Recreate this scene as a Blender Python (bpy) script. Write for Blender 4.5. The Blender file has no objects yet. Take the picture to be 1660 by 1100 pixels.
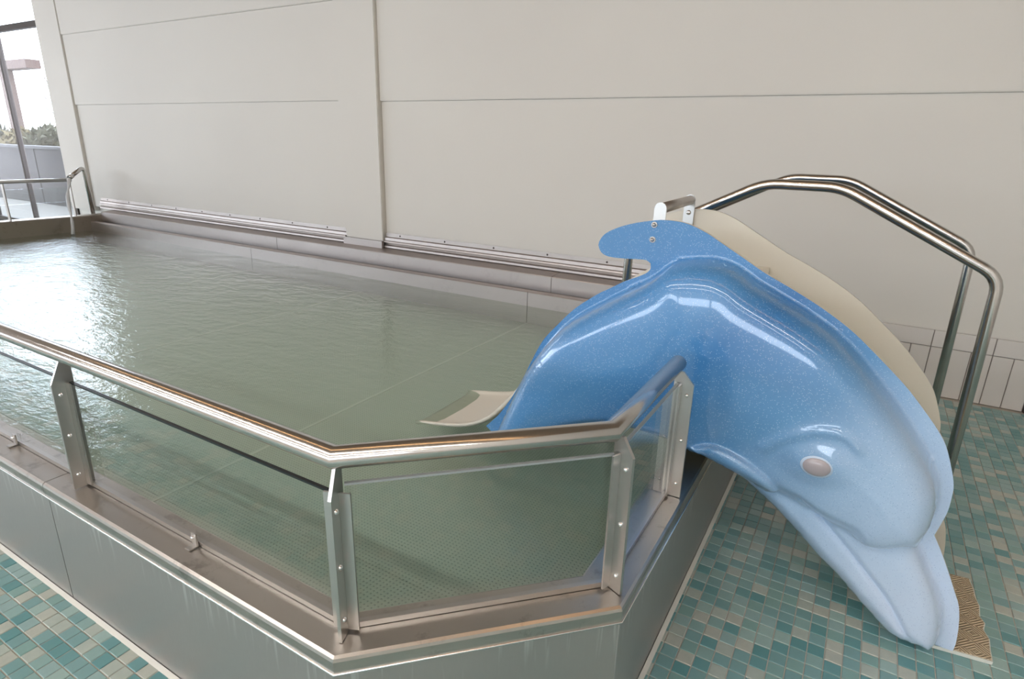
import bpy, bmesh, math, random
import numpy as np
from mathutils import Vector, Matrix
from mathutils.geometry import delaunay_2d_cdt
random.seed(7)
S = bpy.context.scene
C = S.collection

# ------------------------------------------------------------------ camera, world, light, exposure
F, PITCH, ROLL, YAW, EYE = 969.88, .31575, .02609, -.52601, 1.52
def basis():
    cy, sy, cp, sp = math.cos(YAW), math.sin(YAW), math.cos(PITCH), math.sin(PITCH)
    fw = np.array([sy*cp, cy*cp, -sp]); rt = np.array([cy, -sy, 0.]); up = np.cross(rt, fw)
    c, s = math.cos(ROLL), math.sin(ROLL)
    return np.array([c*rt+s*up, -s*rt+c*up, fw])
B = basis()
def ray(x, y): return B.T @ np.array([(x-830)/F, -(y-550)/F, 1.])
def on_y(x, y, Y):
    d = ray(x, y); p = np.array([0, 0, EYE]) + d*(Y/d[1]); return p
def project(p):
    v = B @ (np.array(p, float)-[0, 0, EYE]); return (830+F*v[0]/v[2], 550-F*v[1]/v[2], v[2])
cam = bpy.data.cameras.new('camera'); camo = bpy.data.objects.new('camera', cam); C.objects.link(camo)
cam.sensor_width = 36; cam.lens = 36*F/1660; cam.clip_start = .02; cam.clip_end = 300
M = Matrix(((B[0][0], B[1][0], -B[2][0], 0), (B[0][1], B[1][1], -B[2][1], 0), (B[0][2], B[1][2], -B[2][2], EYE), (0, 0, 0, 1)))
camo.matrix_world = M
S.camera = camo

w = bpy.data.worlds.new('sky'); S.world = w; w.use_nodes = True
bg = w.node_tree.nodes['Background']; bg.inputs[0].default_value = (.80, .88, 1.0, 1); bg.inputs[1].default_value = 9.0
S.view_settings.view_transform = 'Standard'; S.view_settings.look = 'None'
S.view_settings.gamma = 1; S.view_settings.use_curve_mapping = False
S.view_settings.exposure = .33
S.cycles.use_denoising = True
S.cycles.max_bounces = 10; S.cycles.transparent_max_bounces = 24
S.cycles.diffuse_bounces = 6; S.cycles.glossy_bounces = 5
S.cycles.sample_clamp_indirect = 6
S.cycles.caustics_reflective = False; S.cycles.caustics_refractive = False

def portal(loc, rot, sx, sy):
    l = bpy.data.lights.new('daylight_portal', 'AREA'); l.shape = 'RECTANGLE'; l.size = sx; l.size_y = sy
    l.cycles.is_portal = True
    o = bpy.data.objects.new('daylight_portal', l); C.objects.link(o); o.location = loc; o.rotation_euler = rot
ROOM = dict(x0=-16., x1=3.2, y0=-6., y1=4.61, h=4.2)
portal((-13.2, 4.75, 1.95), (-math.pi/2, 0, 0), 5.6, 3.9)          # back-left glazing
portal((-6.4, -6.1, 2.33), (math.pi/2, 0, 0), 18.5, .9)           # glazing behind the photographer
portal((-16.1, -2.5, 2.0), (0, -math.pi/2, 0), 2.0, 6.6)           # left glazing

# ------------------------------------------------------------------ materials
def srgb(r, g, b):
    f = lambda c: (c/255/12.92 if c/255 <= .04045 else ((c/255+.055)/1.055)**2.4)
    return (f(r), f(g), f(b), 1)
class NT:
    def __init__(s, name):
        s.m = bpy.data.materials.new(name); s.m.use_nodes = True; s.t = s.m.node_tree; s.b = s.t.nodes['Principled BSDF']
        s.out = s.t.nodes['Material Output']
    def n(s, typ, **kw):
        d = s.t.nodes.new(typ)
        for k, v in kw.items():
            if k.startswith('i_'):
                k = k[2:]; k = int(k) if k.isdigit() else k.replace('_', ' ')
                d.inputs[k].default_value = v
            else: setattr(d, k, v)
        return d
    def l(s, a, b): s.t.links.new(a, b)
    def set(s, **kw):
        for k, v in kw.items(): s.b.inputs[k.replace('_', ' ')].default_value = v
        return s
    def math(s, op, a, b=None, c=None):
        d = s.n('ShaderNodeMath', operation=op)
        for i, v in enumerate((a, b, c)):
            if v is None: continue
            if isinstance(v, (int, float)): d.inputs[i].default_value = v
            else: s.l(v, d.inputs[i])
        return d.outputs[0]
    def mix(s, f, a, b):
        d = s.n('ShaderNodeMix', data_type='RGBA')
        for i, v in ((0, f), (6, a), (7, b)):
            if isinstance(v, (int, float, tuple)): d.inputs[i].default_value = v
            else: s.l(v, d.inputs[i])
        return d.outputs[2]
    def ramp(s, fac, stops, interp='LINEAR'):
        d = s.n('ShaderNodeValToRGB'); r = d.color_ramp; r.interpolation = interp
        while len(r.elements) < len(stops): r.elements.new(.5)
        for e, (p, c) in zip(r.elements, stops): e.position = p; e.color = c
        s.l(fac, d.inputs[0]); return d.outputs[0]
    def obj(s): return s.n('ShaderNodeTexCoord').outputs['Object']
    def gen(s): return s.n('ShaderNodeNewGeometry').outputs['Position']
    def noise(s, vec, scale, detail=3, rough=.5, out=0):
        d = s.n('ShaderNodeTexNoise'); d.inputs['Scale'].default_value = scale; d.inputs['Detail'].default_value = detail
        d.inputs['Roughness'].default_value = rough; s.l(vec, d.inputs['Vector']); return d.outputs[out]
    def mapping(s, vec, scale):
        d = s.n('ShaderNodeMapping'); d.inputs['Scale'].default_value = scale; s.l(vec, d.inputs[0]); return d.outputs[0]
    def bump(s, h, strength=.2, dist=.01):
        d = s.n('ShaderNodeBump'); d.inputs['Strength'].default_value = strength; d.inputs['Distance'].default_value = dist
        s.l(h, d.inputs['Height']); s.l(d.outputs[0], s.b.inputs['Normal']); return d

def mat_plain(name, col, rough=.5, metal=0., **kw):
    t = NT(name); t.set(Base_Color=col, Roughness=rough, Metallic=metal, **kw); return t.m

def mat_steel(name, col, r0, r1, stretch=(1, 1, 1), marks=0., runs=0.):
    t = NT(name); p = t.gen()
    n1 = t.noise(t.mapping(p, stretch), 160, 3, .6); n2 = t.noise(p, 2.3, 3)
    c = t.mix(t.math('MULTIPLY', n2, .8), tuple(v*.88 for v in col[:3])+(1,), col)
    if marks:
        n3 = t.noise(p, 9, 6, .7)
        m = t.ramp(n3, [(.56, (0, 0, 0, 1)), (.66, (1, 1, 1, 1))])
        c = t.mix(t.math('MULTIPLY', m, marks), c, (.16, .13, .11, 1))
    if runs:
        sp = t.n('ShaderNodeSeparateXYZ'); t.l(p, sp.inputs[0])
        st = t.ramp(t.noise(t.mapping(p, (1, 1, .06)), 55, 2, .6), [(.56, (0, 0, 0, 1)), (.66, (1, 1, 1, 1))])
        zr = t.n('ShaderNodeMapRange'); zr.inputs['From Min'].default_value = .30; zr.inputs['From Max'].default_value = .41; t.l(t.math('ADD', sp.outputs[2], t.math('MULTIPLY', t.math('SUBTRACT', t.noise(t.mapping(p, (1, 1, 0)), 22, 2), .5), .14)), zr.inputs[0])
        c = t.mix(t.math('MULTIPLY', t.math('MULTIPLY', st, zr.outputs[0]), runs), c, (.80, .79, .77, 1))
    t.l(c, t.b.inputs['Base Color']); t.set(Metallic=1.)
    mr = t.n('ShaderNodeMapRange'); mr.inputs['To Min'].default_value = r0; mr.inputs['To Max'].default_value = r1
    t.l(n1, mr.inputs[0]); t.l(mr.outputs[0], t.b.inputs['Roughness'])
    t.bump(n1, .02, .001); return t.m

def mat_wall():
    t = NT('wall_paint'); p = t.gen()
    big = t.noise(p, .7, 3); fine = t.noise(p, 60, 4, .6)
    c = t.mix(big, srgb(214, 209, 202), srgb(224, 220, 212))
    v = t.n('ShaderNodeTexVoronoi'); v.inputs['Scale'].default_value = 7; t.l(p, v.inputs['Vector'])
    pit = t.ramp(v.outputs['Distance'], [(.012, (1, 1, 1, 1)), (.03, (0, 0, 0, 1))])
    gate = t.math('GREATER_THAN', t.noise(p, 2.1, 2), .60)
    c = t.mix(t.math('MULTIPLY', t.math('MULTIPLY', pit, gate), .5), c, srgb(120, 112, 104))
    t.l(c, t.b.inputs['Base Color']); t.set(Roughness=.62)
    t.bump(t.math('ADD', t.math('MULTIPLY', fine, .25), t.noise(p, 4, 3)), .10, .01); return t.m

PAL = [srgb(*c) for c in ((90, 146, 150), (140, 174, 172), (118, 160, 162), (158, 186, 182), (130, 168, 164), (178, 188, 180), (100, 152, 156), (148, 178, 178), (124, 164, 166), (186, 190, 180))]
def mat_tile(name, island):
    t = NT(name); p = t.gen()
    r = t.n('ShaderNodeNewGeometry').outputs['Random Per Island'] if island else t.n('ShaderNodeObjectInfo').outputs['Random']
    st = [(i/len(PAL), c) for i, c in enumerate(PAL)]
    c = t.ramp(r, st, 'CONSTANT')
    c = t.mix(t.math('MULTIPLY', t.noise(p, 35, 3), .35), c, srgb(124, 150, 144))
    t.l(c, t.b.inputs['Base Color']); t.set(Roughness=.28)
    t.bump(t.noise(p, 45, 2), .08, .004); return t.m

def mat_slide(name):
    t = NT(name); p = t.gen()
    sp = t.n('ShaderNodeSeparateXYZ'); t.l(p, sp.inputs[0])
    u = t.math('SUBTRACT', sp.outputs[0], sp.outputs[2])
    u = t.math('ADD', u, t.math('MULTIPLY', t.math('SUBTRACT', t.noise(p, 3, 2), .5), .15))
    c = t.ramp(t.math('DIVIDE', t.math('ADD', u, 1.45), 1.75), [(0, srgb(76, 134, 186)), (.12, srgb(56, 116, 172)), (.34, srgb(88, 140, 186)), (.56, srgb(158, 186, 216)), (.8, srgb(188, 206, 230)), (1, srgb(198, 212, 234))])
    # glitter flakes in the gel coat
    v = t.n('ShaderNodeTexVoronoi'); v.inputs['Scale'].default_value = 260; t.l(p, v.inputs['Vector'])
    flake = t.ramp(v.outputs['Distance'], [(.20, (1, 1, 1, 1)), (.34, (0, 0, 0, 1))])
    rnd = t.n('ShaderNodeSeparateColor'); t.l(v.outputs['Color'], rnd.inputs[0])
    light = t.math('MULTIPLY', flake, t.math('GREATER_THAN', rnd.outputs[0], .70))
    dark = t.math('MULTIPLY', flake, t.math('LESS_THAN', rnd.outputs[0], .22))
    c = t.mix(t.math('MULTIPLY', light, .58), c, srgb(205, 222, 238))
    c = t.mix(t.math('MULTIPLY', dark, .45), c, srgb(52, 100, 158))
    t.l(c, t.b.inputs['Base Color']); t.set(Roughness=.32, Coat_Weight=.9, Coat_Roughness=.06)
    return t.m

def fresnel_sheet(name, tint, ior, rough, bumpf=None, refl=(1, 1, 1, 1), scatter=None):
    """a thin dielectric sheet: what is not mirrored passes straight through, tinted"""
    t = NT(name); nt = t.t; nt.nodes.remove(t.b)
    fr = t.n('ShaderNodeLayerWeight'); fr.inputs[0].default_value = .5; f0 = ((ior-1)/(ior+1))**2
    tr = t.n('ShaderNodeBsdfTransparent'); tr.inputs[0].default_value = tint
    gl = t.n('ShaderNodeBsdfGlossy'); gl.inputs['Roughness'].default_value = rough; gl.inputs['Color'].default_value = refl
    mx = t.n('ShaderNodeMixShader')
    if bumpf:
        h, st, di = bumpf(t); bp = t.n('ShaderNodeBump'); bp.inputs['Strength'].default_value = st; bp.inputs['Distance'].default_value = di
        t.l(h, bp.inputs['Height']); t.l(bp.outputs[0], gl.inputs['Normal']); t.l(bp.outputs[0], fr.inputs['Normal'])
    under = tr.outputs[0]
    if scatter:
        df = t.n('ShaderNodeBsdfDiffuse'); df.inputs[0].default_value = scatter[0]; m2 = t.n('ShaderNodeMixShader'); m2.inputs[0].default_value = scatter[1]
        t.l(tr.outputs[0], m2.inputs[1]); t.l(df.outputs[0], m2.inputs[2]); under = m2.outputs[0]
    t.l(t.math('ADD', t.math('MULTIPLY', t.math('POWER', fr.outputs['Facing'], 5.), 1-f0), f0), mx.inputs[0]); t.l(under, mx.inputs[1]); t.l(gl.outputs[0], mx.inputs[2]); t.l(mx.outputs[0], t.out.inputs[0])
    return t.m
def water_bump(t):
    p = t.gen()
    n1 = t.noise(t.mapping(p, (1, 1.9, 1)), 3.6, 3, .55); n2 = t.noise(t.mapping(p, (1, 1.7, 1)), 15, 3, .6)
    h = t.math('ADD', n1, t.math('MULTIPLY', n2, .55))
    sp = t.n('ShaderNodeSeparateXYZ'); t.l(p, sp.inputs[0])
    # livelier near the spout at the far end, calm under the slide
    amp = t.n('ShaderNodeMapRange'); amp.inputs['From Min'].default_value = -2.5; amp.inputs['From Max'].default_value = -8.5; amp.inputs['To Min'].default_value = .25; amp.inputs['To Max'].default_value = 1.
    t.l(sp.outputs[0], amp.inputs[0])
    return t.math('MULTIPLY', h, amp.outputs[0]), 1., .022

def mat_poolfloor():
    t = NT('dimpled_steel'); p = t.gen()
    sp = t.n('ShaderNodeSeparateXYZ'); t.l(p, sp.inputs[0])
    k = 2*math.pi/.022
    a = t.math('SINE', t.math('MULTIPLY', t.math('ADD', sp.outputs[0], sp.outputs[1]), k*.7071)); b = t.math('SINE', t.math('MULTIPLY', t.math('SUBTRACT', sp.outputs[0], sp.outputs[1]), k*.7071))
    d = t.math('MULTIPLY', a, b)
    dot = t.ramp(d, [(.45, (0, 0, 0, 1)), (.8, (1, 1, 1, 1))])
    c = t.mix(dot, srgb(232, 236, 232), srgb(186, 194, 190)); c = t.mix(t.math('MULTIPLY', t.noise(p, 3, 3), .4), c, srgb(220, 226, 222))
    t.l(c, t.b.inputs['Base Color']); t.set(Roughness=.5, Metallic=.25); t.bump(dot, .5, .003); return t.m

def mat_mat():
    t = NT('herringbone_rubber'); p = t.gen()
    sp = t.n('ShaderNodeSeparateXYZ'); t.l(p, sp.inputs[0])
    cell = .045
    ch = t.math('MODULO', t.math('ADD', t.math('FLOOR', t.math('DIVIDE', sp.outputs[0], cell)), t.math('FLOOR', t.math('DIVIDE', sp.outputs[1], cell))), 2.)
    ch = t.math('ABSOLUTE', ch)
    a = t.math('SINE', t.math('MULTIPLY', t.math('ADD', sp.outputs[0], sp.outputs[1]), 2*math.pi/.0125)); b = t.math('SINE', t.math('MULTIPLY', t.math('SUBTRACT', sp.outputs[0], sp.outputs[1]), 2*math.pi/.0125))
    mx = t.n('ShaderNodeMix', data_type='FLOAT'); t.l(ch, mx.inputs[0]); t.l(a, mx.inputs[2]); t.l(b, mx.inputs[3])
    c = t.mix(t.ramp(mx.outputs[0], [(.3, (0, 0, 0, 1)), (.7, (1, 1, 1, 1))]), srgb(186, 166, 138), srgb(210, 194, 168))
    t.l(c, t.b.inputs['Base Color']); t.set(Roughness=.6); t.bump(mx.outputs[0], .7, .004); return t.m

STEEL = mat_plain('brushed_steel', (.58, .56, .54, 1), .30, 1.)
STEEL_FACE = mat_steel('matt_steel_sheet', (.56, .53, .515, 1), .40, .52, (1, 1, .2), 0., .6)
STEEL_CAP = mat_steel('worn_steel_cap', (.56, .52, .48, 1), .26, .36, (1, 1, 1), .4)
STEEL_GUT = mat_steel('gutter_steel', (.49, .445, .42, 1), .42, .52, (.15, 1, 1), .08)
PIPE = mat_steel('polished_pipe', (.62, .60, .575, 1), .15, .25, (1, 1, 1))
WELD = mat_plain('weld_bead_metal', (.85, .85, .85, 1), .25, 1.)
WALL = mat_wall()
GROUT = mat_plain('grout', srgb(182, 176, 166), .85)
TILE = mat_tile('glazed_mosaic_tile', False); TILE_F = mat_tile('glazed_mosaic_field', True)
WTILE = mat_plain('white_wall_tile_glaze', srgb(216, 210, 205), .25)
WGROUT = mat_plain('wall_grout', srgb(150, 142, 138), .85)
BLUE = mat_slide('speckled_blue_gelcoat')
BEIGE = mat_plain('beige_gelcoat', srgb(208, 203, 190), .35)
RIMW = mat_plain('pale_laminate_edge', srgb(214, 214, 206), .5)
RIMB = mat_plain('pale_blue_rim', srgb(176, 196, 218), .3, Coat_Weight=.5)
EYEM = mat_plain('pinkish_grey_eye', srgb(160, 152, 156), .3, Coat_Weight=.5)
GLASS = fresnel_sheet('clear_glass', (.93, .95, .95, 1), 1.5, .0)
WGLASS = fresnel_sheet('window_glass', (.95, .96, .97, 1), 1.4, .0)
EDGE = mat_plain('dark_glass_edge', (.012, .016, .018, 1), .15)
WATER = fresnel_sheet('pool_water_surface', (.68, .76, .70, 1), 1.33, .004, water_bump)
JET = mat_plain('falling_water', srgb(225, 225, 225), .15, Transmission_Weight=.2)
FLOORM = mat_poolfloor(); MATM = mat_mat()
FRAME = mat_plain('bronze_window_frame', srgb(66, 58, 54), .45, .4)
CEIL = mat_plain('ceiling_boards', srgb(156, 136, 118), .6)
SEAM = mat_plain('seam_weld_steel', srgb(244, 246, 244), .5)
DARK = mat_plain('shadow_gap_black', (.02, .02, .02, 1), .6)

# ------------------------------------------------------------------ mesh helpers
def link(name, me, mat, parent=None, smooth=False):
    o = bpy.data.objects.new(name, me); C.objects.link(o)
    if mat is not None and not me.materials: me.materials.append(mat)
    if smooth:
        for p in me.polygons: p.use_smooth = True
    if parent is not None: o.parent = parent
    return o
def obj(name, bm, mat, parent=None, smooth=False):
    me = bpy.data.meshes.new(name); bmesh.ops.recalc_face_normals(bm, faces=bm.faces); bm.to_mesh(me); bm.free()
    return link(name, me, mat, parent, smooth)
def thing(name, label, cat, loc=(0, 0, 0), group=None):
    o = bpy.data.objects.new(name, None); C.objects.link(o); o.location = loc; o.empty_display_size = .05
    return tag(o, label, cat, group)
def tag(o, label, cat, group=None):
    o['label'] = label; o['category'] = cat
    if group: o['group'] = group
    return o
def struct(o): o['kind'] = 'structure'; return o
def keep(o, parent):           # parent without moving (parents are unrotated, unscaled)
    o.parent = parent; o.matrix_parent_inverse = Matrix.Translation(-Vector(parent.location)); return o
def box(bm, x0, x1, y0, y1, z0, z1, bevel=0):
    t = bmesh.new(); bmesh.ops.create_cube(t, size=1)
    for v in t.verts: v.co = Vector(((x0+x1)/2+v.co.x*(x1-x0), (y0+y1)/2+v.co.y*(y1-y0), (z0+z1)/2+v.co.z*(z1-z0)))
    if bevel: bmesh.ops.bevel(t, geom=t.edges, offset=bevel, segments=2, affect='EDGES')
    merge(bm, t)
def merge(bm, t):
    me = bpy.data.meshes.new('tmp'); t.to_mesh(me); t.free(); bm.from_mesh(me); bpy.data.meshes.remove(me)
def boxo(name, mat, parent, *a, bevel=0):
    bm = bmesh.new(); box(bm, *a, bevel=bevel); o = obj(name, bm, mat); return keep(o, parent) if parent else o
def tube(bm, pts, r, seg=16, caps=True, radii=None):
    pts = [Vector(p) for p in pts]; n = len(pts); rings = []
    prev = None
    for i, p in enumerate(pts):
        a = (pts[i]-pts[i-1]).normalized() if i else None; b = (pts[i+1]-pts[i]).normalized() if i < n-1 else None
        d = (a+b).normalized() if a and b else (a or b)
        ref = prev if prev is not None else (Vector((0, 0, 1)) if abs(d.z) < .9 else Vector((1, 0, 0)))
        u = (ref - d*ref.dot(d)).normalized(); v = d.cross(u); prev = u
        k = 1.
        if a and b:
            cs = max(.5, math.sqrt((1+a.dot(b))/2)); k = 1/cs
        rr = radii[i] if radii else r
        ring = []
        bend = (b-a) if a and b else None
        for j in range(seg):
            th = 2*math.pi*j/seg; off = (u*math.cos(th)+v*math.sin(th))*rr
            if bend is not None and bend.length > 1e-4:
                bn = bend.normalized(); off += bn*(off.dot(bn))*(k-1)
            ring.append(bm.verts.new(p+off))
        rings.append(ring)
    for a, b in zip(rings, rings[1:]):
        for j in range(seg):
            f = bm.faces.new((a[j], a[(j+1) % seg], b[(j+1) % seg], b[j])); f.smooth = True
    if caps: bm.faces.new(list(reversed(rings[0]))); bm.faces.new(rings[-1])
def fillet(pts, r, seg=6):
    pts = [Vector(p) for p in pts]; out = [pts[0]]
    for i in range(1, len(pts)-1):
        a = (pts[i-1]-pts[i]); b = (pts[i+1]-pts[i]); la, lb = a.length, b.length; a.normalize(); b.normalize()
        t = min(r, la*.45, lb*.45); p0, p1 = pts[i]+a*t, pts[i]+b*t
        for k in range(seg+1):
            s = k/seg; out.append(p0*(1-s)**2+pts[i]*2*s*(1-s)+p1*s*s)
    out.append(pts[-1]); return out
def prism(bm, poly, vec):       # extrude a 3D polygon along vec
    a = [bm.verts.new(Vector(p)) for p in poly]; b = [bm.verts.new(Vector(p)+Vector(vec)) for p in poly]
    bm.faces.new(a); bm.faces.new(list(reversed(b)))
    for i in range(len(a)): j = (i+1) % len(a); bm.faces.new((a[i], b[i], b[j], a[j]))
def dome(bm, c, axis, r, h, seg=10):
    ax = Vector(axis).normalized(); u = ax.orthogonal().normalized(); v = ax.cross(u); c = Vector(c); prev = None
    for k in range(4):
        ph = math.pi/2*k/4; ring = [bm.verts.new(c+(u*math.cos(2*math.pi*j/seg)+v*math.sin(2*math.pi*j/seg))*r*math.cos(ph)+ax*h*math.sin(ph)) for j in range(seg)]
        if prev:
            for j in range(seg): f = bm.faces.new((prev[j], prev[(j+1) % seg], ring[(j+1) % seg], ring[j])); f.smooth = True
        prev = ring
    top = bm.verts.new(c+ax*h)
    for j in range(seg): f = bm.faces.new((prev[j], prev[(j+1) % seg], top)); f.smooth = True
def sweep(bm, profile, path, closed_profile=True):
    """profile: (inward offset, z); path: plan points, inside on the left; mitred"""
    P = [Vector(p) for p in path]; n = len(P); rows = []
    for i in range(n):
        d0 = (P[i]-P[i-1]).normalized() if i else None; d1 = (P[i+1]-P[i]).normalized() if i < n-1 else None
        n0 = Vector((-d0.y, d0.x)) if d0 else None; n1 = Vector((-d1.y, d1.x)) if d1 else None
        if n0 and n1: m = (n0+n1).normalized(); m = m/max(.3, m.dot(n0))
        else: m = n0 or n1
        rows.append([bm.verts.new((P[i].x+m.x*o, P[i].y+m.y*o, z)) for o, z in profile])
    k = len(profile)
    for a, b in zip(rows, rows[1:]):
        for j in range(k if closed_profile else k-1):
            bm.faces.new((a[j], b[j], b[(j+1) % k], a[(j+1) % k]))
    if closed_profile: bm.faces.new(list(reversed(rows[0]))); bm.faces.new(rows[-1])
def clip_path(path, s0, s1):
    """sub-path between arc lengths"""
    P = [Vector(p) for p in path]; out = []; s = 0
    for a, b in zip(P, P[1:]):
        L = (b-a).length
        if s+L > s0 and s < s1:
            t0 = max(0, (s0-s)/L); t1 = min(1, (s1-s)/L)
            if not out: out.append(a+(b-a)*t0)
            out.append(a+(b-a)*t1)
        s += L
    return out

# ------------------------------------------------------------------ pool plan
KX, KY = -.348, .691                     # outer faces of the kerb
XEND, YB = -9.25, 4.25                   # far end, gutter lip
ZK, ZW = .45, .235                       # kerb height, water level
PATH = [(-9.43, KY), (-.83, KY), (KX, 1.173), (KX, 4.60)]

# ------------------------------------------------------------------ room shell
x0, x1, y0, y1, h = (ROOM[k] for k in ('x0', 'x1', 'y0', 'y1', 'h'))
floor = struct(boxo('floor', GROUT, None, x0, x1, y0, 4.9, -.12, -.0022))
ceiling = struct(boxo('ceiling', CEIL, None, x0, x1, y0, 4.9, h, h+.1))
# back wall: concrete core, pilasters and infill panels
wall_back = struct(boxo('wall_back', WALL, None, -10.40, x1, 4.655, 4.9, 0, h))
def wpiece(name, *a, bevel=.006): return boxo(name, WALL, wall_back, *a, bevel=bevel)
wpiece('pilaster', -10.40, -9.79, 4.56, 4.66, .44, h)
wpiece('pilaster', -4.69, -4.18, 4.555, 4.66, .555, h)
wpiece('wall_panel', -9.79, -4.69, 4.600, 4.66, .50, 1.883)
wpiece('wall_panel', -9.79, -4.69, 4.582, 4.66, 1.884, 2.762)
wpiece('wall_panel', -9.79, -4.69, 4.570, 4.66, 2.763, h)
wpiece('wall_panel', -4.18, x1, 4.610, 4.66, .44, 1.871)
wpiece('wall_panel', -4.18, x1, 4.590, 4.66, 1.872, h)
# white tiled base right of the pool
boxo('tile_backing', WGROUT, wall_back, -.33, 1.05, 4.612, 4.66, 0, .44)
X = .497 - .326*3
while X < 1.0:
    boxo('wall_tile', WTILE, wall_back, max(X, -.33)+.0025, min(X+.326, 1.043)-.0025, 4.598, 4.614, .3335, .441, bevel=.002); X += .326
X = .497-.1087*7
while X < 1.0:
    boxo('wall_tile', WTILE, wall_back, max(X, -.33)+.0025, min(X+.1087, 1.043)-.0025, 4.598, 4.614, .003, .3285, bevel=.002); X += .1087
boxo('corner_strip', FRAME, wall_back, 1.045, 1.062, 4.590, 4.66, 0, .442)
boxo('wall_panel', WALL, wall_back, 1.062, x1, 4.610, 4.66, 0, .438)
# right wall, wall behind the photographer with its window band, left window wall
struct(boxo('wall_right', WALL, None, x1, x1+.15, y0, 4.9, 0, h))
wf = struct(boxo('wall_front', WALL, None, x0, x1, y0-.15, y0, 0, 1.9))
boxo('lintel', WALL, wf, x0, x1, y0-.15, y0, 2.75, h)
boxo('pier', WALL, wf, 2.6, x1, y0-.15, y0, 1.9, 2.75)
for i in range(7):
    X = x0+.05+i*3.08
    boxo('pier', WALL, wf, X-.05, X+.15, y0-.15, y0, 1.9, 2.75)
wl = struct(boxo('wall_left', WALL, None, x0-.15, x0, y0, 4.9, 0, 1.))
boxo('lintel', WALL, wl, x0-.15, x0, y0, 4.9, 3., h)
for Y, Y2 in ((y0, y0+.25), (-2.6, -2.35), (.8, 4.9)): boxo('pier', WALL, wl, x0-.15, x0, Y, Y2, 1., 3.)

# window beside the end of the back wall
win = struct(boxo('window_1', FRAME, None, x0, -10.40, 4.63, 4.70, 0, .10))
boxo('window_sash', FRAME, win, x0, -10.40, 4.63, 4.70, 2.925, 3.005)
boxo('window_sash', FRAME, win, x0, -10.40, 4.63, 4.70, 3.82, 4.2)
for X in (-11.90, -13.3, -14.75): boxo('mullion', FRAME, win, X-.03, X+.03, 4.64, 4.70, .10, 3.82)
boxo('mullion', FRAME, win, -10.45, -10.40, 4.63, 4.70, .10, 3.82)
for a, b in ((-11.87, -10.45), (-13.27, -11.93), (-14.72, -13.33), (x0, -14.78)):
    boxo('pane', WGLASS, win, a, b, 4.664, 4.668, .10, 2.925); boxo('pane', WGLASS, win, a, b, 4.664, 4.668, 3.005, 3.82)

# ------------------------------------------------------------------ floor mosaic
PITCH_T = .0503; GX, GY = -.2767, 1.5943
def tile_mesh():
    a, b, t = .0236, .0222, .0; bm = bmesh.new()
    lo = [bm.verts.new((sx*a, sy*a, -.006)) for sx, sy in ((-1, -1), (1, -1), (1, 1), (-1, 1))]
    mid = [bm.verts.new((sx*a, sy*a, -.0016)) for sx, sy in ((-1, -1), (1, -1), (1, 1), (-1, 1))]
    top = [bm.verts.new((sx*b, sy*b, 0)) for sx, sy in ((-1, -1), (1, -1), (1, 1), (-1, 1))]
    bm.faces.new(top)
    for r, s in ((lo, mid), (mid, top)):
        for j in range(4): bm.faces.new((r[j], r[(j+1) % 4], s[(j+1) % 4], s[j]))
    me = bpy.data.meshes.new('floor_tile'); bm.to_mesh(me); bm.free(); me.materials.append(TILE); return me
def in_pool(x, y):              # inside the kerb's outer line, so no tile is laid there
    if x < -9.6: return False
    return y > KY+.026 and x < KX-.026 and (y - KY) > (x + .83) + .036 and y < 4.7
def inside(poly, x, y):
    c = False; n = len(poly)
    for i in range(n):
        (xa, ya), (xb, yb) = poly[i], poly[i-1]
        if (ya > y) != (yb > y) and x < (xb-xa)*(y-ya)/(yb-ya)+xa: c = not c
    return c
TM = tile_mesh()
SLIDE_PX = [(1115, 715), (1060, 400), (1300, 485), (1480, 640), (1545, 780), (1525, 860), (1556, 1000), (1540, 1060), (1480, 1050), (1290, 860)]
KERB_PX = [(0, 700), (0, 885), (285, 1100), (1040, 1100), (1190, 770), (1000, 700)]
tiles = []
for i in range(-206, 70):
    for j in range(-64, 62):
        cx, cy = GX+(i+.5)*PITCH_T, GY+(j+.5)*PITCH_T
        if cy > 4.57 or cx > 2.6 or cx < -10.6 or in_pool(cx, cy) or (cx < -10.5): continue
        if cy < -1.2 and (cx < -4.5 or cy < -1.6): continue
        u, v, d = project((cx, cy, 0))
        vis = d > .3 and -10 < u < 1670 and 0 < v < 1110 and not inside(SLIDE_PX, u, v) and not inside(KERB_PX, u, v)
        tiles.append((-1/d**3 if vis else 0, cx, cy, vis))
tiles.sort()
vs, fs, k = [], [], 0
base = [tuple(v.co) for v in TM.vertices]; bf = [tuple(p.vertices) for p in TM.polygons]
for n, (q, cx, cy, vis) in enumerate(tiles):
    tilt = [random.gauss(0, .0003) for _ in range(3)]
    if n < 300 and vis:
        o = bpy.data.objects.new('floor_tile', TM); C.objects.link(o); o.parent = floor; o.location = (cx, cy, tilt[0]+.0005)
        o.rotation_euler = (tilt[1]*14, tilt[2]*14, 0)
    else:
        vs += [(cx+x, cy+y, z+tilt[0]+.0005) for x, y, z in base]; fs += [tuple(a+k for a in f) for f in bf]; k += len(base)
me = bpy.data.meshes.new('floor_tile_field'); me.from_pydata(vs, [], fs)
o = link('floor_tile_field', me, TILE_F, floor); o['kind'] = 'stuff'

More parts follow.
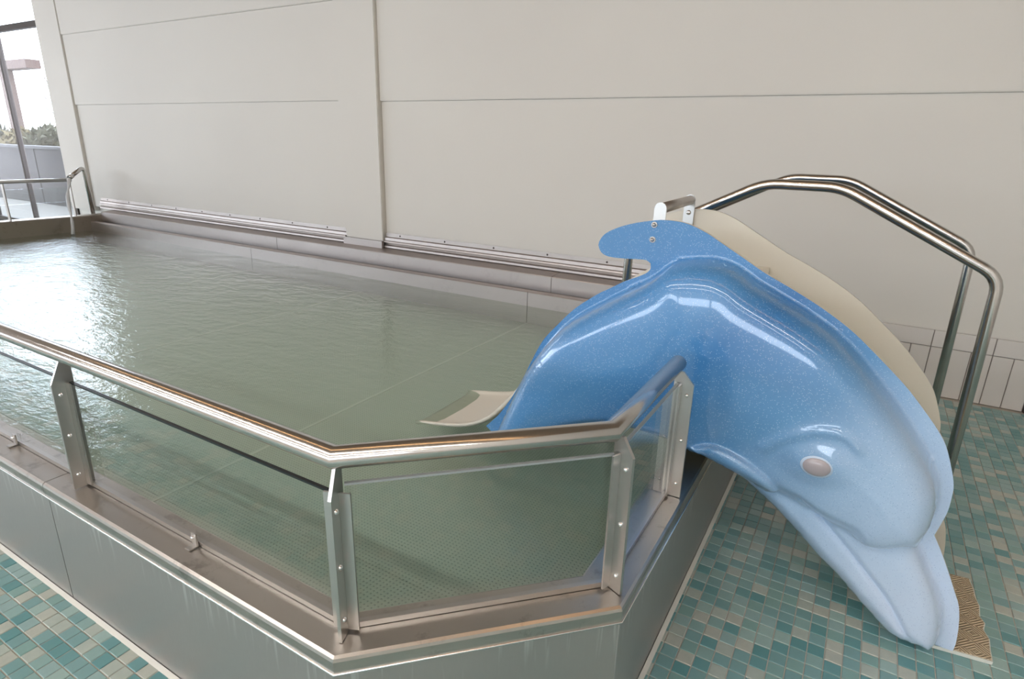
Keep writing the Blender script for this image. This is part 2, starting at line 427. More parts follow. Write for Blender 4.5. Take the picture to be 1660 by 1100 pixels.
# ------------------------------------------------------------------ wading pool
pool = thing('wading_pool', 'raised stainless steel wading pool with kerb and overflow gutter', 'pool', (-4.8, 2.4, 0))
total = sum((Vector(b)-Vector(a)).length for a, b in zip(PATH, PATH[1:]))
L1 = 8.6                                  # arc length of the long front run
cuts = [0, 2.12, 4.28, 6.43+.88, L1, L1+.681, L1+.681+2.1, total]
cuts[3] = -2.115+9.43
for a, b in zip(cuts, cuts[1:]):
    g = .0025
    p = clip_path(PATH, a+(g if a and a not in (L1, L1+.681) else 0), b-(g if b not in (L1, L1+.681, total) else 0))
    p = [tuple(v) for v in p]
    if len(p) > 2: p = [p[0], p[-1]]
    # mitre the ends of the short pieces by sweeping the neighbouring directions
    bm = bmesh.new(); sweep(bm, [(.004, 0), (.004, .406), (.012, .406), (.012, 0)], p); keep(obj('kerb_panel', bm, STEEL_FACE), pool)
bm = bmesh.new(); sweep(bm, [(.0125, 0), (.0125, .44), (.128, .44), (.128, .0), ], PATH); keep(obj('kerb_core', bm, STEEL_FACE), pool)
cap = [(0, .407), (0, .438), (.0025, .4455), (.009, .45), (.1275, .45), (.1325, .447), (.1335, .438), (.1335, .40), (.1285, .40), (.1285, .4405), (.012, .4405), (.012, .407)]
for a, b in ((0, 7.30), (7.3025, total)):
    p = [tuple(v) for v in clip_path(PATH, a, b)]
    bm = bmesh.new(); sweep(bm, cap, p); keep(obj('kerb_cap', bm, STEEL_CAP), pool)
bm = bmesh.new(); tube(bm, [(x+.0, y, .4055) for x, y in [(-9.43, KY), (-.8295, KY-.0005), (KX+.0005, 1.1725), (KX+.0005, 4.59)]], .0032, 8); keep(obj('weld_bead', bm, WELD), pool)
# floor mortar strip along the kerb foot
bm = bmesh.new(); sweep(bm, [(-.012, -.003), (-.012, .001), (.002, .006), (.004, .0), (.004, -.003)], PATH); keep(obj('foot_seal', bm, RIMW), pool)
# floor plates with welded seams
xs = [-9.25, -7.6, -5.9, -4.2, -2.33, -.45]
for a, b in zip(xs, xs[1:]):
    if b > -1:                            # the last plate follows the cut corner
        bm = bmesh.new(); prism(bm, [(a+.0005, .80, .03), (-.90, .80, .03), (b, 1.25, .03), (b, 4.27, .03), (a+.0005, 4.27, .03)], (0, 0, .055)); keep(obj('floor_plate', bm, FLOORM), pool); continue
    boxo('floor_plate', FLOORM, pool, a+.0005, b-.0005, .80, 4.27, .03, .085)
for a in xs[1:-1]: boxo('floor_seam', SEAM, pool, a-.008, a+.008, .80, 4.27, .03, .0875)
# gutter along the back wall
def xs_sweep(name, prof, a, b, mat):      # profile (Y, z) swept along X
    bm = bmesh.new(); prism(bm, [(a, y, z) for y, z in prof], (b-a, 0, 0)); return keep(obj(name, bm, mat), pool)
seg = [XEND, -5.86, -2.33, -.46]
for a, b in zip(seg, seg[1:]):
    xs_sweep('gutter_lip', [(4.25, .03), (4.25, .350), (4.255, .356), (4.325, .356), (4.328, .350), (4.328, .342), (4.262, .342), (4.262, .03)], a+.002, b-.002, STEEL_GUT)
seg = [XEND, -5.60, -2.19, -.46]
for a, b in zip(seg, seg[1:]):
    xs_sweep('gutter_back', [(4.40, .20), (4.40, .468), (4.404, .475), (4.57, .490), (4.60, .490), (4.60, .48), (4.412, .465), (4.412, .20)], a+.002, b-.002, STEEL_GUT)
xs_sweep('gutter_channel', [(4.262, .20), (4.262, .215), (4.40, .215), (4.40, .20)], XEND, -.46, STEEL_FACE)
boxo('pilaster_cover', STEEL_GUT, pool, -4.70, -4.17, 4.525, 4.553, .478, .556)
# end kerb
bm = bmesh.new(); sweep(bm, [(0, 0), (0, .43), (.01, .44), (.17, .44), (.18, .43), (.18, 0)], [(-9.43, 4.54), (-9.43, KY+.13)]); keep(obj('end_kerb', bm, mat_steel('stained_end_steel', (.36, .32, .27, 1), .3, .42, (1, 1, 1), .3)), pool)
# steel mouldings on the wall above the gutter
def trim(name, a, b):
    prof = [(4.6, .635), (4.592, .638), (4.590, .600), (4.574, .592), (4.570, .565), (4.556, .560), (4.552, .548), (4.575, .544), (4.578, .522), (4.562, .512), (4.560, .494), (4.6, .494)]
    bm = bmesh.new(); prism(bm, [(a, y, z) for y, z in prof], (b-a, 0, 0)); t = struct(obj(name, bm, STEEL_GUT))
    X = a+.18
    while X < b-.05:
        bm = bmesh.new(); dome(bm, (X, 4.5915, .618), (0, -1, 0), .009, .006); o = obj('screw', bm, FRAME, t); X += .55
    return t
trim('trim_1', -9.58, -4.70); trim('trim_2', -4.165, -.36)

# water
bm = bmesh.new()
wp = [(XEND, .82), (-.885, .82), (-.477, 1.228), (-.477, 4.255), (XEND, 4.255)]
f = bm.faces.new([bm.verts.new((x, y, ZW)) for x, y in wp])
wt = obj('pool_water', bm, WATER); tag(wt, 'rippled grey green water filling the steel wading pool', 'water'); wt['kind'] = 'stuff'

# ------------------------------------------------------------------ balustrades
def screw_geo(bm, c, ax): dome(bm, c, ax, .0068, .006, 8)
def post(parent, p, run, out, top):
    """p: plan point on the glass line; run: unit along the glass; out: unit outwards"""
    p, run, out = Vector((*p, 0)), Vector((*run, 0)), Vector((*out, 0)); Z = Vector((0, 0, 1))
    bm = bmesh.new()
    pl = [p-out*.012+Z*.452, p+out*.048+Z*.452, p+out*.048+Z*(top+.005), p+out*.014+Z*.878, p-out*.012+Z*.878]
    prism(bm, [q-run*.004 for q in pl], run*.008)
    po = keep(obj('post', bm, STEEL), parent)
    for zz in (.50, .5*(.50+top-.03), top-.03):
        for s in (1, -1):
            b2 = bmesh.new(); screw_geo(b2, p+out*.030+Z*zz+run*.0042*s, run*s); o = obj('screw', b2, WELD); o.parent = po
            o.matrix_parent_inverse = po.matrix_world.inverted() if False else Matrix.Translation(-Vector(parent.location)) if False else Matrix.Identity(4)
    for s in (1, -1):
        b2 = bmesh.new(); q = p+run*(.0042 if s > 0 else -.0042)
        prism(b2, [q+out*.0075+Z*.458, q+out*.0075+run*s*.026+Z*.458, q+out*.0075+run*s*.026+Z*(top+.004), q+out*.0075+Z*(top+.004)], out*.005)
        keep(obj('clamp_strip', b2, STEEL), parent)
    return po
EDGE2 = mat_plain('pale_glass_edge', (.30, .33, .33, 1), .2)
def pane(parent, a, b, z1, gap=.012, edge=EDGE):
    a, b = Vector((*a, 0)), Vector((*b, 0)); d = (b-a).normalized(); n = Vector((-d.y, d.x, 0)); a, b = a+d*gap, b-d*gap
    bm = bmesh.new(); prism(bm, [a-n*.004+Vector((0, 0, .462)), b-n*.004+Vector((0, 0, .462)), b-n*.004+Vector((0, 0, z1)), a-n*.004+Vector((0, 0, z1))], n*.008)
    g = keep(obj('glass_panel', bm, GLASS), parent)
    bm = bmesh.new(); prism(bm, [a-n*.0045+Vector((0, 0, z1)), b-n*.0045+Vector((0, 0, z1)), b-n*.0045+Vector((0, 0, z1+.005)), a-n*.0045+Vector((0, 0, z1+.005))], n*.009)
    e = obj('glass_edge', bm, edge, g)
    bm = bmesh.new(); prism(bm, [a-n*.007+Vector((0, 0, .4515)), b-n*.007+Vector((0, 0, .4515)), b-n*.007+Vector((0, 0, .466)), a-n*.007+Vector((0, 0, .466))], n*.014)
    keep(obj('base_channel', bm, STEEL), parent)
def clip(parent, x, y):
    bm = bmesh.new(); box(bm, x-.012, x+.012, y-.014, y-.0085, .4515, .492, bevel=.0015); box(bm, x-.012, x+.012, y-.036, y-.0085, .4515, .4555, bevel=.001); c = keep(obj('glass_clip', bm, STEEL), parent)
    bm = bmesh.new(); dome(bm, (x, y-.0142, .480), (0, -1, 0), .006, .007, 8); obj('screw', bm, WELD, c)
bal = thing('glass_balustrade', 'low balustrade of glass panes and steel handrail standing on the near pool kerb', 'balustrade')
GYL, GXL = .775, -.412
CA = (-.865, GYL); CB = (-.412, 1.228)
ends = [-9.2+i*1.19 for i in range(6)]; xs = [-9.2, -7.76, -6.32, -4.88, -3.44, -2.0]
s2 = math.sqrt(.5)
for X in xs: post(bal, (X, GYL), (1, 0), (0, -1), .80)
post(bal, CA, (math.cos(math.pi/8), math.sin(math.pi/8)), (math.sin(math.pi/8), -math.cos(math.pi/8)), .81)
post(bal, CB, (math.cos(3*math.pi/8), math.sin(3*math.pi/8)), (math.sin(3*math.pi/8), -math.cos(3*math.pi/8)), .83)
post(bal, (GXL, 1.73), (0, 1), (1, 0), .835)
for a, b in zip(xs, xs[1:]): pane(bal, (a, GYL), (b, GYL), .80); clip(bal, (a+b)/2 if b != -2.0 else -2.49, GYL)
pane(bal, (xs[-1], GYL), CA, .80); clip(bal, -1.43, GYL)
pane(bal, CA, CB, .825, edge=EDGE2); pane(bal, CB, (GXL, 1.73), .835, edge=EDGE2)
bm = bmesh.new(); tube(bm, [(-9.26, GYL-.012, .90), (-.857, GYL-.012, .90), (-.42, 1.19, .90), (-.42, 1.735, .90)], .0245, 24); keep(obj('handrail', bm, PIPE), bal)

eb = thing('end_balustrade', 'short glass and steel balustrade at the far end of the pool', 'balustrade')
EX = -9.30
def epost(Y):
    bm = bmesh.new(); box(bm, EX-.03, EX+.03, Y-.006, Y+.006, .4405, .90, bevel=.002); keep(obj('post', bm, STEEL), eb)
for Y in (1.0, 2.18, 3.36): epost(Y)
for a, b in ((1.0, 2.18), (2.18, 3.36), (3.36, 4.10)):
    boxo('glass_panel', GLASS, eb, EX-.004, EX+.004, a+.015, b-.015, .455, .82)
boxo('post', STEEL, eb, EX-.02, EX+.02, 4.10, 4.112, .44, .90)
bm = bmesh.new(); tube(bm, [(EX, .95, .915), (EX, 4.13, .915)], .0245, 16); keep(obj('handrail', bm, PIPE), eb)

# ------------------------------------------------------------------ water spout
sp = thing('water_spout', 'bent steel spout pipe beside the wall at the far pool end', 'spout', (-9.33, 4.34, .44))
bm = bmesh.new(); tube(bm, fillet([(-9.33, 4.34, .442), (-9.33, 4.32, 1.075), (-9.25, 4.12, .965)], .07, 6), .026, 16); keep(obj('pipe', bm, PIPE), sp)
bm = bmesh.new(); tube(bm, [(-9.258, 4.14, .976), (-9.235, 4.085, .943)], .031, 16); keep(obj('nozzle', bm, STEEL), sp)
bm = bmesh.new(); tube(bm, [(-9.33, 4.34, .441), (-9.33, 4.34, .450)], .045, 16); keep(obj('flange', bm, STEEL), sp)
bm = bmesh.new(); pts, rad = [], []
for i in range(15):
    t = i/14; pts.append((-9.23+.20*t, 4.075-.17*t+.012*math.sin(t*9), .935-.70*t**1.6)); rad.append(.020+.006*math.sin(t*14)+.003*math.sin(t*31))
tube(bm, pts, .02, 10, radii=rad); jt = obj('water_jet', bm, JET); tag(jt, 'thin stream of water pouring from the spout into the pool', 'water jet')

# ------------------------------------------------------------------ dolphin slide
YN, YF = 2.03, 2.53
sl = thing('dolphin_slide', 'speckled blue dolphin shaped slide straddling the pool kerb', 'slide', (-.2, 2.28, 0))
def spline(pts, step):
    P = [np.array(p, float) for p in pts]; Q = [2*P[0]-P[1]]+P+[2*P[-1]-P[-2]]; out = []
    for i in range(1, len(Q)-2):
        a, b, c, d = Q[i-1:i+3]
        n = max(1, int(round(np.linalg.norm(c-b)/step)))
        for k in range(n):
            t = k/n; out.append(.5*((2*b)+(-a+c)*t+(2*a-5*b+4*c-d)*t*t+(-a+3*b-3*c+d)*t**3))
    out.append(P[-1]); return out
def plane(pts, shift=0., off=0.):
    P = [on_y(x, y, YN-off)[[0, 2]] for x, y in pts]
    if shift:                       # move a rounded lower edge back to the flange plane
        Q = []
        for i, p in enumerate(P):
            t = P[min(i+1, len(P)-1)]-P[max(i-1, 0)]; t = t/np.linalg.norm(t); n = np.array([-t[1], t[0]])
            if n[1] < 0: n = -n
            Q.append(p+n*shift)
        P = Q
    for p in P: p[1] = max(p[1], .0185)
    return P
STEP = .012
# outlines traced from the photograph, laid in the plane of the near side
TOP = [(788, 690), (808, 672), (828, 646), (846, 616), (862, 584), (880, 552), (902, 528), (932, 500), (968, 477), (989, 467), (1012, 456), (1036, 447.6), (1049.8, 441), (1055, 434), (1054.5, 426.5), (1048, 421.5), (1034, 420), (1015, 419), (998, 417.5), (984, 414.7), (975, 409), (970, 397), (975, 385), (986, 375.5), (1007, 367), (1029, 361.5), (1053, 358), (1077, 356.5), (1111, 361.5), (1143, 376), (1170, 394), (1205, 418), (1241, 443), (1286, 469.5), (1335, 501), (1384, 539), (1434, 589), (1470, 628), (1499, 666), (1521, 698), (1534, 724), (1542.5, 759), (1546, 785), (1544, 801), (1537, 827), (1525.5, 849), (1514.5, 867)]
TOP2 = [(1514.5, 867), (1525.5, 893.5), (1537, 925.5), (1547, 957.5), (1554.6, 984), (1554, 1016), (1549, 1044), (1542, 1061)]
LOW = [(1489, 1049), (1479, 1051), (1467, 1047), (1452, 1036), (1431, 1016), (1405, 989), (1380, 961), (1344, 919), (1322, 898), (1289, 860), (1261, 829), (1232, 800), (1206, 777), (1178, 754), (1147, 736), (1121, 722), (1096, 709), (1060, 696), (1020, 687), (985, 684), (950, 689), (915, 700), (870, 716), (815, 722)]
CREASE = [(804, 716), (816, 694), (836, 652), (864, 596), (892, 556), (928, 520), (976, 492), (1024, 468), (1064, 448), (1088, 430), (1112, 421), (1164, 421), (1200, 435), (1228, 456), (1277, 485), (1321, 513), (1366, 548), (1404, 590), (1440, 637), (1482, 697), (1506, 742), (1518.5, 776), (1518.5, 806), (1506, 840), (1486, 869)]
BEAK = [(1486, 869), (1497, 899), (1511, 933), (1523.5, 972), (1526, 1002), (1518.5, 1031), (1503, 1044), (1489, 1049)]
MELON = [(1486, 869), (1467, 879), (1433, 881.5), (1398, 874), (1374, 857)]
SOFT = [(1374, 857), (1335, 838), (1285, 806), (1240, 782), (1190, 758), (1147, 738)]
top_ = spline(plane(TOP), STEP); top2 = spline(plane(TOP2), STEP); low = spline(plane(LOW, .016), STEP)
crease = spline(plane(CREASE), STEP); beak = spline(plane(BEAK), STEP); melon = spline(plane(MELON[:1])+plane(MELON[1:], off=.075), STEP); soft = spline(plane(SOFT, .004, off=.075), STEP)
outline = top_ + top2[1:] + low
crease[0] = low[-1]*.75+outline[0]*.25; beak[-1] = low[0]*.999+np.array([0, .0004])
bulge_poly = crease + beak[1:] + low
cut = min(range(len(low)), key=lambda i: np.linalg.norm(low[i]-soft[-1]))
body_poly = crease + melon[1:] + soft[1:-1] + low[cut:]
mouth = spline(plane([(1296, 797), (1325, 835), (1354, 869), (1384, 906), (1413, 943), (1438, 977), (1457, 1011), (1473, 1040)], off=.085), STEP)
flip = spline(plane([(1124, 713), (1159, 705), (1195, 718), (1228, 740), (1251, 763), (1264, 785), (1257, 797), (1242, 795), (1222, 783), (1197, 764), (1165, 742), (1124, 713)], off=.085), STEP)
brow = spline(plane([(1238, 722), (1262, 709), (1290, 700), (1325, 694), (1360, 699), (1380, 710), (1393, 726)], off=.15), STEP)
eye_c = on_y(1325, 751, YN-.165)[[0, 2]]
def seg_dist(P, line):
    best = np.full(len(P), 9.)
    L = np.array(line)
    for a, b in zip(L, L[1:]):
        d = b-a; q = d@d
        if q < 1e-12: continue
        t = np.clip(((P-a)@d)/q, 0, 1); best = np.minimum(best, np.hypot(*(P-a-np.outer(t, d)).T))
    return best
def in_poly(P, poly):
    c = np.zeros(len(P), bool); L = np.array(poly)
    for a, b in zip(L, np.roll(L, 1, 0)):
        m = (a[1] > P[:, 1]) != (b[1] > P[:, 1])
        with np.errstate(divide='ignore', invalid='ignore'): xx = (b[0]-a[0])*(P[:, 1]-a[1])/(b[1]-a[1])+a[0]
        c ^= m & (P[:, 0] < xx)
    return c
def arc(d, r): t = np.clip(d/r, 0, 1); return np.sqrt(1-(1-t)**2)
def sm(t): t = np.clip(t, 0, 1); return t*t*(3-2*t)
def depth(P):
    ib = in_poly(P, bulge_poly); bd = in_poly(P, body_poly)
    dc = seg_dist(P, crease); dl = seg_dist(P, low); dbk = seg_dist(P, beak)
    dm = seg_dist(P, melon); ds = seg_dist(P, soft)
    dup = np.minimum(dc, dbk)
    base = np.minimum(.022*arc(dup, .012)+.060*arc(dup, .07), .085*arc(dl, .075))
    hard = np.minimum(dc, dm)
    extra = .020*arc(hard, .020)*np.clip(ds/.05, 0, 1) + .075*arc(np.minimum(np.minimum(hard, ds*.9), dl*1.0), .26)
    h = np.where(ib, base, 0) + np.where(bd, extra, 0)
    h -= np.where(ib, .013*np.exp(-(seg_dist(P, mouth)/.007)**2), 0)
    jaw = sm((seg_dist(P, mouth))/.01)
    # flipper, eye swelling, brow
    h += np.where(in_poly(P, flip), .032*arc(seg_dist(P, flip), .03), 0)
    e = np.hypot((P[:, 0]-eye_c[0])/.105, (P[:, 1]-eye_c[1])/.072)
    h += .016*sm(1.25-e)*ib
    h += .011*np.exp(-(seg_dist(P, brow)/.011)**2)*ib
    return h
# points: outline, feature lines, jittered grid
feat = [crease, beak, melon, soft, low, mouth, flip]
def offset_lines():
    out = []
    for L, offs in ((crease, (.006, .014, .025)), (beak, (.006, .014, .026)), (melon, (.005, .012, .022)), (low, (.004, .010, .02, .034)), (flip, (.005, .012))):
        for o_ in offs:
            for i in range(1, len(L)-1):
                t = L[i+1]-L[i-1]; t = t/(np.linalg.norm(t)+1e-9); n = np.array([-t[1], t[0]])
                out += [L[i]+n*o_, L[i]-n*o_]
    for o_ in (.004, .009):
        for i in range(1, len(mouth)-1):
            t = mouth[i+1]-mouth[i-1]; t = t/(np.linalg.norm(t)+1e-9); n = np.array([-t[1], t[0]]); out += [mouth[i]+n*o_, mouth[i]-n*o_]
    return out
pts = [p for p in outline]
edge_pts = np.array(outline); grid = .010
allp = np.array(feat[0]+feat[1]+feat[2]+feat[4][1:]+feat[5]+feat[6]+offset_lines())
mn, mx = edge_pts.min(0), edge_pts.max(0)
gx, gz = np.meshgrid(np.arange(mn[0], mx[0], grid), np.arange(mn[1], mx[1], grid)); gp = np.stack([gx.ravel(), gz.ravel()], 1)
taken = {}
def try_add(p, r):
    k = (int(math.floor(p[0]/.01)), int(math.floor(p[1]/.01)))
    for i in (-1, 0, 1):
        for j in (-1, 0, 1):
            for q in taken.get((k[0]+i, k[1]+j), ()):
                if (q[0]-p[0])**2+(q[1]-p[1])**2 < r*r: return
    taken.setdefault(k, []).append(p); pts.append(p)
for p in outline: taken.setdefault((int(math.floor(p[0]/.01)), int(math.floor(p[1]/.01))), []).append(p)
okl = in_poly(allp, outline)
for p, o_ in zip(allp, okl):
    if o_: try_add(p, .0028)
okg = in_poly(gp, outline)
for p, o_ in zip(gp, okg):
    if o_: try_add(p, .0068)
nO = len(outline)
res = delaunay_2d_cdt([Vector(p) for p in pts], [], [list(range(nO))], 1, 1e-6)
V2 = np.array([tuple(v) for v in res[0]]); TRI = res[2]
H = depth(V2)
# light smoothing so that the moulded forms flow into each other
nb = [set() for _ in V2]
for t in TRI:
    for i in range(3): nb[t[i]].update((t[i-1], t[(i+1) % 3]))
rim = seg_dist(V2, outline+[outline[0]]) < .0015
for _ in range(1):
    Hn = np.array([H[list(n)].mean() if n else H[i] for i, n in enumerate(nb)]); H = np.where(rim, 0, .5*H+.5*Hn)
def shell(name, near):
    y = (YN-H) if near else (YF+.6*H)
    me = bpy.data.meshes.new(name)
    me.from_pydata([(p[0], yy, p[1]) for p, yy in zip(V2, y)], [], [tuple(t) if near else tuple(reversed(t)) for t in TRI]); me.update()
    me.materials.append(BLUE)
    o = keep(link(name, me, None, None, True), sl); o['label'] = 'speckled blue dolphin side with relief of head and fin'; return o
def backing(name, ya, yb):
    bm = bmesh.new(); a = [bm.verts.new((p[0], ya, p[1])) for p in outline]; b = [bm.verts.new((p[0], yb, p[1])) for p in outline]
    n = len(a); tri = delaunay_2d_cdt([Vector(p) for p in outline], [], [list(range(n))], 1, 1e-6)[2]
    for t in tri:
        if max(t) < n: bm.faces.new([a[i] for i in t]); bm.faces.new([b[i] for i in reversed(t)])
    for i in range(n): bm.faces.new((a[i], b[i], b[(i+1) % n], a[(i+1) % n]))
    return keep(obj(name, bm, BEIGE), sl)
ns = shell('dolphin_side', True); fs_ = shell('dolphin_side', False)
backing('inner_lining', YN+.001, YN+.014); backing('inner_lining', YF-.014, YF-.001)
def sub(o, parent): o.parent = parent; return o
# eyes
def eyeball(near, parent):
    bm = bmesh.new(); bmesh.ops.create_uvsphere(bm, u_segments=24, v_segments=14, radius=1)
    hh = depth(np.array([eye_c]))[0]; y = YN-hh+.004 if near else YF+.6*hh-.004
    bmesh.ops.scale(bm, verts=bm.verts, vec=(.042, .018, .032)); bmesh.ops.translate(bm, verts=bm.verts, vec=(eye_c[0], y, eye_c[1]))
    b2 = bmesh.new(); bmesh.ops.create_uvsphere(b2, u_segments=24, v_segments=14, radius=1)
    bmesh.ops.scale(b2, verts=b2.verts, vec=(.0465, .0125, .0365)); bmesh.ops.translate(b2, verts=b2.verts, vec=(eye_c[0], y, eye_c[1]))
    obj('eye_rim', b2, RIMB, parent, True)
    o = obj('eye', bm, EYEM, parent, True); o['label'] = 'pinkish grey oval eye'; return o
eyeball(True, ns); eyeball(False, fs_)
# chute, steps
prof = [(-.30, .985), (-.52, .985), (-.62, .965), (-.74, .895), (-.90, .755), (-1.05, .595), (-1.18, .450), (-1.30, .335), (-1.42, .268), (-1.54, .236), (-1.66, .214), (-1.72, .200)]
pp = spline(prof, .04); bm = bmesh.new(); rows = []
sec = [(YN+.016, .10), (YN+.024, .05), (YN+.05, .012), (YN+.11, 0), (2.28, -.004), (YF-.11, 0), (YF-.05, .012), (YF-.024, .05), (YF-.016, .10)]
for i, p in enumerate(pp):
    k = min(1., max(.25, (p[1]-.20)/.5))
    rows.append([bm.verts.new((p[0], y, p[1]+dz*k)) for y, dz in sec])
for a, b in zip(rows, rows[1:]):
    for j in range(len(sec)-1): bm.faces.new((a[j], a[j+1], b[j+1], b[j]))
ch = keep(obj('chute', bm, BEIGE, None, True), sl)
md = ch.modifiers.new('thick', 'SOLIDIFY'); md.thickness = .012; md.offset = -1
for i in range(4):
    z = .20+.197*i; X = .33-.17*i
    boxo('step', BEIGE, sl, X-(.13 if i == 0 else .24), X, YN+.016, YF-.016, z-.025, z, bevel=.004)
boxo('riser', BEIGE, sl, -.345, -.33, YN+.016, YF-.016, .50, .985)
# grab handle
bm = bmesh.new(); tube(bm, [(-.618, YN+.0205, 1.322), (-.636, YF-.02, 1.322)], .0185, 20); keep(obj('grab_bar', bm, mat_steel('worn_grab_bar', (.50, .46, .43, 1), .3, .5)), sl)
def bracket(Y, X, zb):
    bm = bmesh.new(); q = [(X-.021, Y, zb), (X+.021, Y, zb), (X+.021, Y, 1.322)]+[(X+.021*math.cos(a), Y, 1.322+.022*math.sin(a)) for a in np.linspace(.2, math.pi-.2, 9)]+[(X-.021, Y, 1.322)]
    prism(bm, q, (0, .006, 0)); return keep(obj('bracket', bm, mat_plain('satin_bracket_steel', (.66, .68, .68, 1), .35, .9)), sl)
bracket(YN+.015, -.617, 1.17); fb = bracket(YF-.026, -.637, 1.19)
bm = bmesh.new(); dome(bm, (-.637, YF-.0262, 1.272), (0, -1, 0), .010, .005); sub(obj('screw', bm, STEEL), fb)
for px, py in ((1061, 364), (1058, 388)):
    p = on_y(px, py, YN); bm = bmesh.new(); tube(bm, [(p[0], YN, p[2]), (p[0], YN-.004, p[2])], .0105, 12); dome(bm, (p[0], YN-.004, p[2]), (0, -1, 0), .0075, .009); keep(obj('bolt', bm, STEEL), sl)

# base plate with herringbone tread under the beak and first step
bp = [(.40, 2.030), (.583, 2.052), (.584, 2.11), (.588, 2.16), (.577, 2.20), (.585, 2.24), (.574, 2.27), (.580, 2.33), (.574, 2.37), (.572, 2.43), (.566, 2.485), (.42, 2.47)]
tm = thing('step_mat', 'tan rubber mat with herringbone tread on the floor behind the dolphin beak', 'mat', (.44, 2.25, 0))
bm = bmesh.new(); prism(bm, [(x, y, .002) for x, y in bp], (0, 0, .012)); keep(obj('mat_base', bm, RIMW), tm)
bm = bmesh.new(); prism(bm, [(x-.004, y+(.004 if y < 2.1 else -.002), .0142) for x, y in bp], (0, 0, .003)); keep(obj('mat_tread', bm, MATM), tm)

# ------------------------------------------------------------------ handrails over the kerb
def stair_rail(Y, label):
    t = thing('stair_handrail', label, 'handrail', (-.25, Y, 0), 'bent handrails over the pool kerb')
    path = fillet([(.450, Y, .004), (.440, Y, 1.110), (-.112, Y, 1.392), (-.392, Y, 1.392), (-.942, Y, 1.110), (-.955, Y, .09)], .06, 5)
    bm = bmesh.new(); tube(bm, path, .0205, 20); keep(obj('pipe', bm, PIPE), t)
    bm = bmesh.new(); tube(bm, [(.450, Y, .0015), (.450, Y, .008)], .045, 20); keep(obj('foot_plate', bm, STEEL), t)
stair_rail(2.70, 'nearer bent steel pipe handrail behind the slide')
stair_rail(3.48, 'farther bent steel pipe handrail next to the white wall')

# ------------------------------------------------------------------ ceiling lamps
def lamp_mat(name, col, st):
    t = NT(name); t.set(Base_Color=(.9, .85, .8, 1)); t.b.inputs['Emission Color'].default_value = col; t.b.inputs['Emission Strength'].default_value = st; return t.m
COOL = lamp_mat('white_lamp_diffuser', (1, .97, .92, 1), 34.); WARM = lamp_mat('warm_lamp_diffuser', (1, .55, .24, 1), 6.)
for Y, m, lab in ((-4.2, COOL, 'long white ceiling lamp farthest behind the photographer'), (-1.6, COOL, 'long white ceiling lamp just behind the photographer'), (.6, WARM, 'long dim orange ceiling lamp above the near kerb')):
    t = thing('ceiling_lamp', lab, 'lamp', (-1.55, Y, h))
    boxo('housing', FRAME, t, -6., 2.9, Y-.07, Y+.07, h-.08, h-.001); boxo('diffuser', m, t, -5.95, 2.85, Y-.055, Y+.055, h-.095, h-.081)

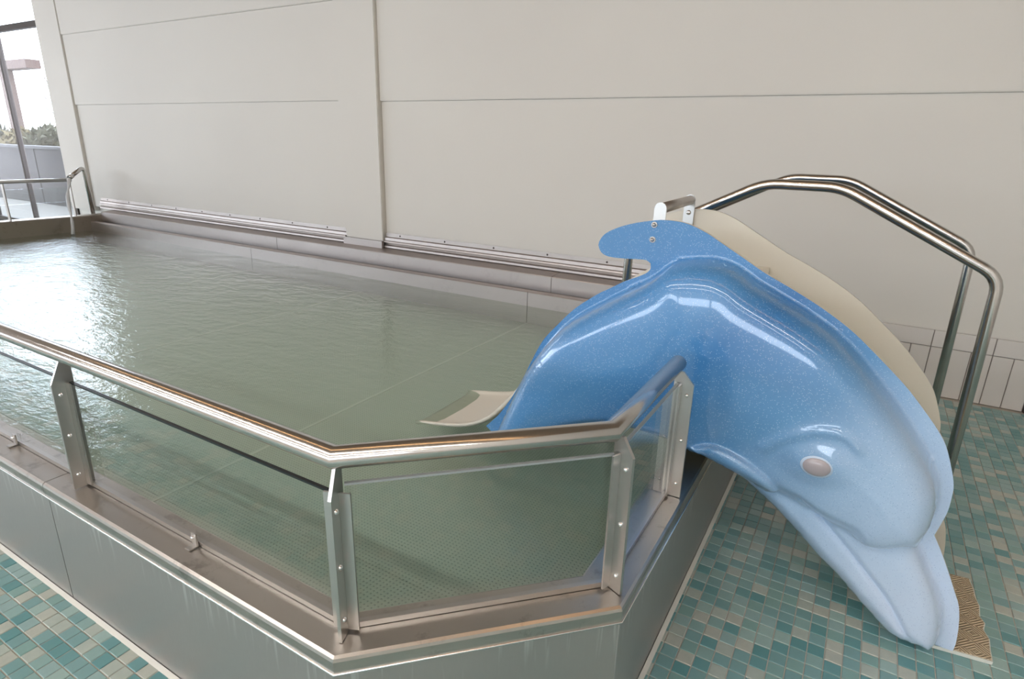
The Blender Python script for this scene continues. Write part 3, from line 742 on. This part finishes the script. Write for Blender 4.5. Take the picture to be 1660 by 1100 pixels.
# ------------------------------------------------------------------ outside the window
STONE = mat_plain('grey_concrete', srgb(40, 36, 38), .9)
gr = boxo('ground_outside', mat_plain('pale_gravel', srgb(120, 116, 112), .9), None, -45, -9, 5.0, 40, -.2, -.02); struct(gr)
pw = thing('terrace_wall', 'grey concrete terrace wall outside the window', 'wall', (-18, 6.6, 0))
X = -26.
while X < -11:
    boxo('concrete_panel', STONE, pw, X+.01, X+1.98, 6.5, 6.75, -.02, 1.16, bevel=.01); X += 2.0
boxo('coping', mat_plain('pale_coping', srgb(52, 50, 52), .8), pw, -26, -10.0, 6.45, 6.8, 1.161, 1.22, bevel=.01)
LEAF = [mat_plain('dry_yellow_leaf', (.075, .055, .014, 1), .7), mat_plain('olive_leaf', (.035, .034, .012, 1), .7), mat_plain('red_brown_leaf', (.045, .018, .014, 1), .7)]
def shrub(x, y, z, r, hgt, m, label, n=800):
    bm = bmesh.new()
    for _ in range(n):
        a, e, q = random.uniform(0, 6.28), random.uniform(0, 1.5), random.random()**.5
        c = Vector((x+r*q*math.cos(a)*math.cos(e), y+r*q*math.sin(a)*math.cos(e), z+.05+hgt*q*math.sin(e)))
        d = Vector((random.gauss(0, 1), random.gauss(0, 1), random.gauss(.6, 1))).normalized(); s = d.orthogonal().normalized()*.045; L = random.uniform(.12, .28)
        bm.faces.new([bm.verts.new(c-s), bm.verts.new(c+s), bm.verts.new(c+d*L)])
    t = thing('shrub', label, 'shrub', (x, y, z), 'shrubs above the terrace wall')
    keep(obj('foliage', bm, m), t)
    bm = bmesh.new()
    for k in range(5):
        a = k*1.3; tube(bm, [(x, y, z), (x+.3*r*math.cos(a), y+.3*r*math.sin(a), z+hgt*.6)], .012, 5)
    keep(obj('stem', bm, LEAF[2]), t)
struct(boxo('planting_bed', mat_plain('soil', srgb(120, 105, 90), .9), None, -26, -10, 6.81, 9.5, -.02, 1.10))
for i, (x, y, r, hg, m) in enumerate([(-19.4, 7.75, .6, .35, 0), (-18.0, 7.7, .55, .42, 1), (-17.2, 8.5, .5, .40, 2), (-20.2, 9.0, .45, .45, 0), (-20.9, 7.6, .55, .45, 1)]):
    shrub(x, y, 1.10, r, hg, LEAF[m], ['low dry yellow shrub left of the window bar', 'olive green shrub right beside the window bar', 'red brown shrub near the wall edge outside', 'taller dry yellow shrub behind the window bar outside', 'olive shrub at the left picture edge outside'][i])
def bare_tree(x, y, z, hgt, label):
    t = thing('bare_tree', label, 'tree', (x, y, z)); bm = bmesh.new()
    tube(bm, [(x, y, z), (x+.05, y, z+hgt*.5), (x, y+.05, z+hgt)], .03, 6, radii=[.05, .035, .012])
    keep(obj('trunk', bm, LEAF[2]), t)
    for k in range(26):
        b2 = bmesh.new(); zz = z+hgt*(.3+.65*k/26); a = k*2.4; L = .7*(1-.6*k/26)
        tube(b2, [(x, y, zz), (x+L*.5*math.cos(a), y+L*.5*math.sin(a), zz+.25), (x+L*math.cos(a), y+L*math.sin(a), zz+.6)], .012, 4, radii=[.014, .01, .005]); keep(obj('branch', b2, LEAF[2]), t)
bare_tree(-19.6, 8.7, 1.10, 1.75, 'bare leafless young tree outside next to the wall edge')

p = on_y(31, 215, 9.7)
gp_ = thing('garden_post', 'brown wooden post with crossbeam standing outside beside the window bar', 'post', (p[0], 9.7, -.02))
WOOD = mat_plain('weathered_wood', (.06, .035, .028, 1), .8)
boxo('upright', WOOD, gp_, p[0]-.14, p[0]+.14, 9.56, 9.84, -.02, 3.35); boxo('crossbeam', WOOD, gp_, p[0]-.35, p[0]+1.9, 9.5, 9.9, 3.351, 3.6)
